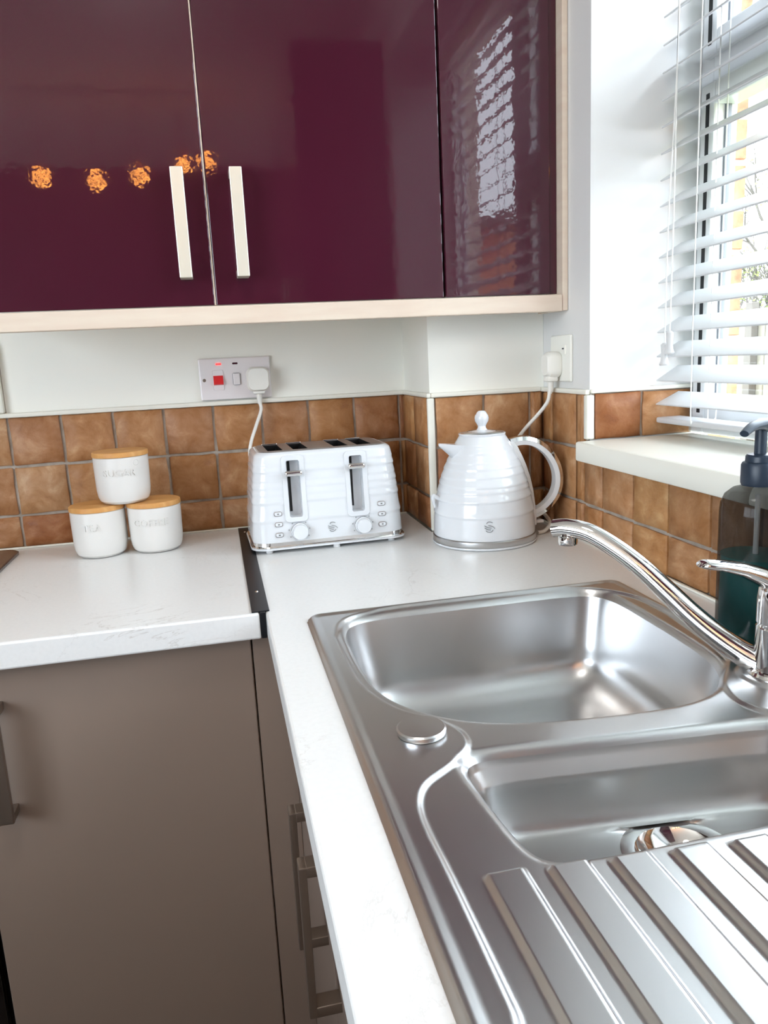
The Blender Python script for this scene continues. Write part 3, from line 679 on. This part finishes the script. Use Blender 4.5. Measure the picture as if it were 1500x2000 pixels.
# ------------------------------------------------------------------ toaster
def toaster():
    t = thing('toaster', 'white four-slice toaster with ribbed body, two levers and two dials', 'toaster', (-.4565, -.172, .0003), math.radians(1.5))
    W0, D0, W1, D1, H = .286, .182, .256, .160, .184
    def ridge(z):
        s = 0
        for zc, a in ((.060, .0014), (.094, .0016), (.108, .0010), (.121, .0014), (.134, .0009), (.150, .0014), (.163, .001)):
            d = (z-zc)/.0055; s += a*(math.exp(-max(d, 0)**2*.35) if d > 0 else math.exp(-d*d*6)) 
        return s
    loops = []; nz = 72
    for k in range(nz+1):
        z = .020+(H-.020)*k/nz; u = (z-.02)/(H-.02)
        w = W0+(W1-W0)*u**1.4; d = D0+(D1-D0)*u**1.5; top = max(0, (z-(H-.008))/.008); rr = ridge(z)
        w += 2*rr-.012*top**2.5; d += 2*rr-.012*top**2.5
        loops.append([(x, y, z) for x, y in rrect(w, d, .030, 7)])
    body = obj('body', loft(loops), M_white, t)
    mw = t.matrix_world if False else None
    cs = []
    def cut(bm): 
        c = obj('cutter', bm, None, t); cs.append(c)
    LX = (-.0620, .0545)
    for x in LX: 
        cut(addpy(bmesh.new(), loft([[(x+a, -.12, .117+b) for a, b in rrect(.024, .104, .004, 3)], [(x+a, -.066, .117+b) for a, b in rrect(.024, .104, .004, 3)]])))
    SLX = (-.0885, -.0415, .0345, .0790)
    for x in SLX: cut(B(((x-.0150, -.060, .09), (x+.0150, .060, .2))))
    bpy.context.view_layer.update(); boolean(body, cs)
    plate = obj('top_plate', loft([[(x, y, H+.0002) for x, y in rrect(W1-.024, D1-.026, .02, 6)], [(x, y, H+.0016) for x, y in rrect(W1-.026, D1-.028, .02, 6)]]), M_greyplate, t)
    cs = []
    for x in SLX: cut(B(((x-.0140, -.056, .15), (x+.0140, .056, .2))))
    bpy.context.view_layer.update(); boolean(plate, cs)
    for x in SLX:
        a = obj('slot_liner', B(((x-.0148, -.0575, .1), (x-.0138, .0575, H+.001)), ((x+.0138, -.0575, .1), (x+.0148, .0575, H+.001)), ((x-.0138, -.0575, .1), (x+.0138, -.0565, H+.001)), ((x-.0138, .0565, .1), (x+.0138, .0575, H+.001)), ((x-.0138, -.0565, .098), (x+.0138, .0565, .101))), M_dark, t)
        bm = bmesh.new()
        for s in (-1, 1):
            for q in range(9):
                y = -.048+q*.012; addpy(bm, tube([(x+s*.0105, y, .104), (x+s*.0105, y, H-.004)], .0008, 6, smooth=1))
        obj('guard_wires', bm, M_chrome, a)
        obj('slot_rim', B(((x-.0150, .0555, H+.0012), (x+.0150, .0575, H+.0035)), bev=.0006), M_chrome, a)
    yf = lambda z: -(D0+(D1-D0)*((z-.02)/(H-.02))**1.5)/2
    for i, x in enumerate(LX):
        # raised rounded frame that follows the sloping front
        out = rrect(.042, .122, .008, 5); inn = rrect(.0242, .1042, .004, 5); zc = .117
        def P(a, b, off): return (x+a, yf(zc+b)-off, zc+b)
        loops = [[P(a, b, -.002) for a, b in out], [P(a, b, .0026) for a, b in out], [P(a*.98, b*.99, .0034) for a, b in out], [P(a, b, .0034) for a, b in inn], [P(a, b, -.004) for a, b in inn]]
        fr = obj('lever_panel', loft(loops, cap=False), M_white, t)
        obj('lever_slot', B(((x-.0085, -.0670, .072), (x-.0035, -.0655, .166))), M_dark, fr)
        zl = .147 if i == 0 else .1515
        lv = obj('lever', B(((x-.0170, -.1000, zl-.0060), (x+.0160, -.0870, zl+.0045)), bev=.0045, seg=4), M_chrome, t)
        obj('stem', B(((x-.0075, -.0870, zl-.003), (x-.0045, -.0660, zl+.002))), M_dark, lv)
        xd = x+(.0035 if i == 0 else .0065); zd = .0385; dl = bmesh.new(); yd = yf(zd)-.001
        addpy(dl, lathe([(.0155, 0), (.0155, .004), (.0150, .005), (.0140, .006), (.0138, .0145), (.0128, .0160), (.0005, .0162)], 40), Matrix.Translation((xd, yd, zd)) @ Matrix.Rotation(math.pi/2, 4, 'X'))
        dob = obj('dial', dl, M_white, t)
        rg = bmesh.new(); addpy(rg, lathe([(.0158, .0005), (.0158, .0035), (.0150, .0045), (.0140, .0045)], 40, cap=False), Matrix.Translation((xd, yd, zd)) @ Matrix.Rotation(math.pi/2, 4, 'X'))
        obj('ring', rg, M_chrome, dob)
        tk = bmesh.new()
        for q in range(7):
            a = math.radians(-120+40*q); cx, cz = xd+.0195*math.sin(a), zd+.0195*math.cos(a); box(tk, (cx-.0006, yf(cz)-.0012, cz-.0009), (cx+.0006, yf(cz)+.001, cz+.0009))
        obj('markings', tk, M_logo, dob)
        xb = -.0955 if i == 0 else .0985
        for q in range(3):
            z = .0345+.0195*q+(0 if i == 0 else .002); y = yf(z)-.0005
            bt = obj('button', loft([[(xb+a, y+.001, z+b) for a, b in rrect(.0145, .0085, .003, 4)], [(xb+a, y-.0012, z+b) for a, b in rrect(.0145, .0085, .003, 4)], [(xb+a, y-.0018, z+b) for a, b in rrect(.0128, .0068, .0025, 4)]]), M_greyplate, t)
            obj('button_cap', loft([[(xb+a, y-.0016, z+b) for a, b in rrect(.0126, .0066, .0024, 4)], [(xb+a, y-.0026, z+b) for a, b in rrect(.0120, .0060, .0024, 4)]]), M_white, bt)
            obj('button_mark', B(((xb-.0017, y-.0029, z-.0012), (xb+.0017, y-.0025, z+.0012)), bev=.0001, seg=1), M_logo, bt)
    emblem(t, lambda a, b: (.0035+a, yf(.0405+b)-.0012, .0405+b), .0185)
    base = [[(x, y, z) for x, y in rrect(W0+e, D0+e, .031, 7)] for z, e in ((.008, -.006), (.0095, .004), (.0115, .0062), (.013, .0045), (.0132, -.001), (.0200, -.002), (.0205, -.006))]
    obj('base_band', loft(base), M_chrome, t)
    wl_ = [[(x, y, z) for x, y in rrect(W0+e, D0+e, .031, 7)] for z, e in ((.0068, .000), (.0072, .0078), (.0100, .0082), (.0108, .005))]
    obj('base_lip', loft(wl_), M_white, t)
    for x, y in ((-.115, -.080), (.01, -.085), (.118, -.076), (-.115, .075), (.115, .075)): obj('foot', lathe([(.006, 0), (.0065, .001), (.0065, .009)], 16, c=(x, y, 0)), M_whitepl, t)
    return t
toaster()

# ------------------------------------------------------------------ kettle
def kettle():
    ax, ay = -.1715, -.3105
    t = thing('electric_kettle', 'white ribbed dome kettle with chrome handle on round power base', 'kettle', (ax, ay, .0003))
    bs = obj('power_base', lathe([(.090, 0), (.0965, .0008), (.0975, .003), (.0970, .0045)], 72), M_white, t)
    obj('base_band', lathe([(.0955, .0045), (.0962, .006), (.0958, .0150), (.0945, .0162)], 72), M_steel, t)
    pz = [.0165, .0225, .032, .045, .059, .072, .086, .105, .126, .140, .153, .166, .179, .190, .1985]
    pr = [.0945, .0948, .0945, .0938, .0925, .0905, .0878, .0832, .0765, .0712, .0655, .0592, .0525, .0462, .0415]
    n = 130; prof = []
    for k in range(n+1): z = pz[0]+(pz[-1]-pz[0])*k/n; prof.append((float(np.interp(z, pz, pr)), z))
    rz = [(.060, .0017, .4), (.086, .0020, 1.3), (.100, .0013, 2.2), (.113, .0017, .2), (.127, .0012, 1.9), (.140, .0015, 2.8), (.154, .0012, .9), (.168, .0012, 2.), (.183, .001, .5)]
    def wav(a, z, k):
        s = 0
        for zc, h, ph in rz:
            d = (z-zc-.0022*math.sin(a+ph))/.0052; s += h*(math.exp(-d*d*.5) if d > 0 else math.exp(-d*d*7))
        return s*.8 - .0008
    obj('body', lathe(prof, 112, wav), M_white, t, ang=60)
    obj('rim', lathe([(.0425, .1965), (.0432, .1995), (.0415, .2005), (.0400, .1995)], 64, cap=False), M_white, t)
    ld = obj('lid', lathe([(.0400, .1992), (.034, .2015), (.020, .2035), (.010, .2055), (.0078, .2085), (.0072, .212), (.0090, .216), (.0122, .221), (.0130, .227), (.0118, .2320), (.0095, .2350), (.0088, .2370), (.0055, .2398), (.0005, .2405)], 48), M_white, t)
    obj('collar', lathe([(.0405, .1990), (.0375, .2012), (.028, .2030), (.0270, .2029)], 56, cap=False), M_steel, ld)
    # spout: beak on the left
    loops = []
    for s in range(7):
        u = s/6; x = -.040-.0465*u; z0 = .130+.0515*u**.8; z1 = .181+.006*u; w = .022*(1-u)**.8+.0025
        loops.append([(x, -w, z1), (x-.001, -w*.75, (z0+z1)/2), (x, 0, z0), (x-.001, w*.75, (z0+z1)/2), (x, w, z1), (x, 0, z1-.002)])
    sp = obj('spout', loft(loops), M_white, t, ang=70)
    sp.rotation_euler = (0, 0, math.radians(8))
    # handle on the right
    a = math.radians(-3); ca, sa = math.cos(a), math.sin(a)
    hp = [(.052, .178), (.075, .1815), (.100, .176), (.125, .157), (.141, .130), (.1455, .102), (.139, .076), (.123, .056), (.104, .044), (.090, .040)]
    hrot = lambda x, z, y=0: (x*ca-y*sa, x*sa+y*ca, z)
    P3 = catmull([(x, 0, z) for x, z in hp], 8)
    def strip(off0, off1, w0, w1):
        loops = []
        for i, p in enumerate(P3):
            tg = (P3[min(i+1, len(P3)-1)]-P3[max(i-1, 0)]).normalized(); nn = Vector((-tg.z, 0, tg.x))
            pts = []
            for (o_, y_) in ((off1, -w1), (off1+.0012, -w1*.5), (off1+.0012, w1*.5), (off1, w1), (off0, w0), (off0, -w0)):
                q = p+nn*o_; pts.append(hrot(q.x, q.z, y_))
            loops.append(pts)
        return loft(loops)
    hd = obj('handle', strip(-.0080, .0003, .0095, .0118), M_whitepl, t, ang=50)
    obj('handle_trim', strip(.0004, .0072, .0122, .0095), M_chrome, hd, ang=50)
    # water gauge / back spine behind the handle
    sl = [(.052, .182), (.060, .172), (.0685, .155), (.0770, .135), (.0845, .112), (.0900, .086), (.0935, .058), (.0952, .040), (.0955, .022)]
    loops = []
    for x, z in sl: loops.append([hrot(x-.012, z, -.017), hrot(x+.0025, z, -.014), hrot(x+.0052, z, -.006), hrot(x+.0052, z, .006), hrot(x+.0025, z, .014), hrot(x-.012, z, .017)])
    spn = obj('spine', loft(loops), M_whitepl, t, ang=50)
    loops = []
    for x, z in sl[2:-2]: loops.append([hrot(x+.004, z, -.0062), hrot(x+.0062, z, -.0045), hrot(x+.0062, z, .0045), hrot(x+.004, z, .0062)])
    obj('water_gauge', loft(loops), M_smoke, spn)
    obj('switch', B((hrot(.092, .024, -.012), hrot(.113, .030, .012)), bev=.002), M_whitepl, t)
    obj('side_tab', tube([(-.082, -.006, .082), (-.092, -.008, .088), (-.0985, -.009, .092), (-.100, -.009, .087), (-.0965, -.008, .070)], [.003, .004, .004, .0035, .002], 10), M_white, t)
    # emblem on the front, facing the camera
    a0 = math.atan2(-1.643603-ay, -.643056-ax)+.10
    emblem(t, lambda u, v: ((np.interp(.0435+v, pz, pr)+.0004)*math.cos(a0+u/.094), (np.interp(.0435+v, pz, pr)+.0004)*math.sin(a0+u/.094), .0435+v), .0195)
kettle()

# ------------------------------------------------------------------ sockets, plugs and leads
def plug_body(t, c, axis, w, h, d):
    bm = bmesh.new(); L = []
    for k, (o_, s) in enumerate(((0.0005, .90), (.004, 1), (d*.55, .98), (d*.85, .88), (d, .70))):
        L.append([(a*s, o_, b*s) for a, b in rrect(w, h, min(w, h)*.30, 5)])
    return L
def cooker_switch():
    x0, x1, z0, z1 = -.6705, -.5255, .2745, .3590
    t = thing('cooker_switch', 'white cooker switch plate with red rocker and socket above the toaster', 'switch', (0, 0, 0))
    obj('plate', B(((x0, -.0105, z0), (x1, -.0003, z1)), bev=.003), M_plate, t)
    r = obj('rocker', loft([[(-.6325+a, -.010, .3145+b) for a, b in rrect(.0215, .041, .002, 3)], [(-.6325+a, -.0125, .3145+b) for a, b in rrect(.0205, .040, .002, 3)]]), M_plate, t)
    obj('red_toggle', loft([[(-.6325-.0098, y, z) for y, z in ((-.012, .3045), (-.0195, .3065), (-.0150, .3235), (-.012, .3240))], [(-.6325+.0098, y, z) for y, z in ((-.012, .3045), (-.0195, .3065), (-.0150, .3235), (-.012, .3240))]]), M_red, r)
    s = obj('socket_switch', loft([[(-.5955+a, -.010, .3155+b) for a, b in rrect(.0155, .025, .003, 4)], [(-.5955+a, -.0118, .3155+b) for a, b in rrect(.0155, .025, .003, 4)]]), M_neonoff if False else M_spacer, t)
    obj('switch_toggle', B(((-.6025, -.0145, .3040), (-.5885, -.0110, .3270)), bev=.0012), M_plate, s)
    for x, m in ((-.6300, M_neon), (-.5965, M_neonoff)): obj('neon', loft([[(x+a, -.0100, .3470+b) for a, b in rrect(.0115, .0040, .0018, 4)], [(x+a, -.0114, .3470+b) for a, b in rrect(.0108, .0034, .0016, 4)]]), m, t)
    for x in (-.6608, -.5320):
        bm = bmesh.new(); addpy(bm, lathe([(.0034, 0), (.0034, .0009), (.0028, .0012), (.0005, .0010)], 20), Matrix.Translation((x, -.0103, .3155)) @ Matrix.Rotation(math.pi/2, 4, 'X')); obj('screw', bm, M_bronze, t)
    p = thing('power_plug', 'white plug and lead of the toaster in the cooker switch socket', 'plug', (-.5530, -.0108, .313))
    bm = bmesh.new(); addpy(bm, loft([[(a*s, -o_, b*s) for a, b in rrect(.047, .050, .014, 5)] for o_, s in ((0.0002, .86), (.004, .95), (.016, 1), (.026, .97), (.031, .86))])); obj('plug', bm, M_plug, p)
    obj('collar', B(((-.0125, -.024, -.030), (.0125, -.004, -.02)), bev=.003), M_plug, p)
    obj('strain_relief', tube([(0, -.014, -.028), (0, -.014, -.042), (0, -.0145, -.050)], [.0062, .0052, .0045], 12), M_plug, p)
    obj('lead', tube([(0, -.0145, -.048), (.001, -.017, -.064), (-.012, -.025, -.095), (-.0245, -.032, -.125), (-.030, -.038, -.150), (-.028, -.045, -.180), (-.020, -.055, -.215), (-.012, -.0575, -.25), (-.004, -.058, -.28), (.03, -.058, -.305)], .0036, 10), M_plug, p)
cooker_switch()
def wall_socket():
    t = thing('wall_socket', 'white single wall socket on the window wall above the kettle', 'socket', (0, 0, 0))
    obj('plate', B(((-.006, -.330, .2835), (-.0003, -.2445, .3685)), bev=.0025), M_wall, t)
    s = obj('switch', B(((-.0088, -.3125, .3330), (-.0058, -.2985, .3500)), bev=.0008), M_wall, t)
    obj('indicator', B(((-.0098, -.3085, .3425), (-.0086, -.3030, .3450))), M_dark, s)
    p = thing('power_plug', 'white plug and lead of the kettle in the wall socket', 'plug', (-.0064, -.2800, .315))
    bm = bmesh.new(); addpy(bm, loft([[(-o_, a*s, b*s) for a, b in rrect(.038, .050, .014, 5)] for o_, s in ((0.0002, .86), (.004, .95), (.013, 1), (.022, .94), (.028, .74))])); obj('plug', bm, M_plug, p)
    obj('collar', B(((-.026, -.0115, -.031), (-.005, .0115, -.02)), bev=.003), M_plug, p)
    obj('strain_relief', tube([(-.016, 0, -.028), (-.016, 0, -.043), (-.017, .001, -.053)], [.0062, .0052, .0045], 12), M_plug, p)
    obj('lead', tube([(-.017, .001, -.050), (-.020, .006, -.070), (-.035, .020, -.095), (-.054, .034, -.120), (-.072, .043, -.148), (-.084, .046, -.180), (-.078, .046, -.225), (-.052, .028, -.262), (-.030, .000, -.285), (-.028, -.020, -.300), (-.045, -.034, -.3095), (-.062, -.040, -.3105)], .0036, 10), M_plug, p)
wall_socket()

# ------------------------------------------------------------------ pendant bar behind the camera (mirrored in the doors)
def pendant():
    t = thing('pendant_lamp', 'row of five amber glass pendant lamps mirrored in the purple doors', 'lamp', (0, 0, 0))
    obj('ceiling_bar', B(((-1.35, -2.63, 1.47), (-.5, -2.57, 1.4995)), bev=.004), M_ceil, t)
    for x, z in ((-1.271, 1.157), (-1.054, 1.143), (-.874, 1.167), (-.686, 1.209), (-.583, 1.219)):
        c = obj('cable', tube([(x, -2.6, 1.47), (x, -2.6, z+.05)], .003, 6, smooth=1), M_dark, t)
        obj('socket', lathe([(.012, .035), (.014, .05), (.008, .06)], 16, c=(x, -2.6, z)), M_copper, c)
        pr = [(max(.001, .036*math.sin(math.pi*k/12)), -.036*math.cos(math.pi*k/12)) for k in range(13)]
        obj('globe', lathe(pr, 24, c=(0, 0, 0)), M_lamp, t, loc=(x, -2.6, z))
pendant()

def fill_lamp():  # extra lamp out of view, added to fill the room with light
    t = thing('fill_lamp', 'round flush opal ceiling lamp added out of view as fill light', 'lamp', (-.78, -1.36, ZC))
    obj('housing', lathe([(.001, -.0003), (.175, -.0003), (.178, -.01), (.175, -.035), (.168, -.036), (.168, -.02)], 48, cap=False), M_whitepl, t)
    obj('diffuser', lathe([(.167, -.022), (.167, -.040), (.150, -.052), (.10, -.060), (.05, -.063), (.001, -.064)], 48, cap=False), M_opal, t)
fill_lamp()
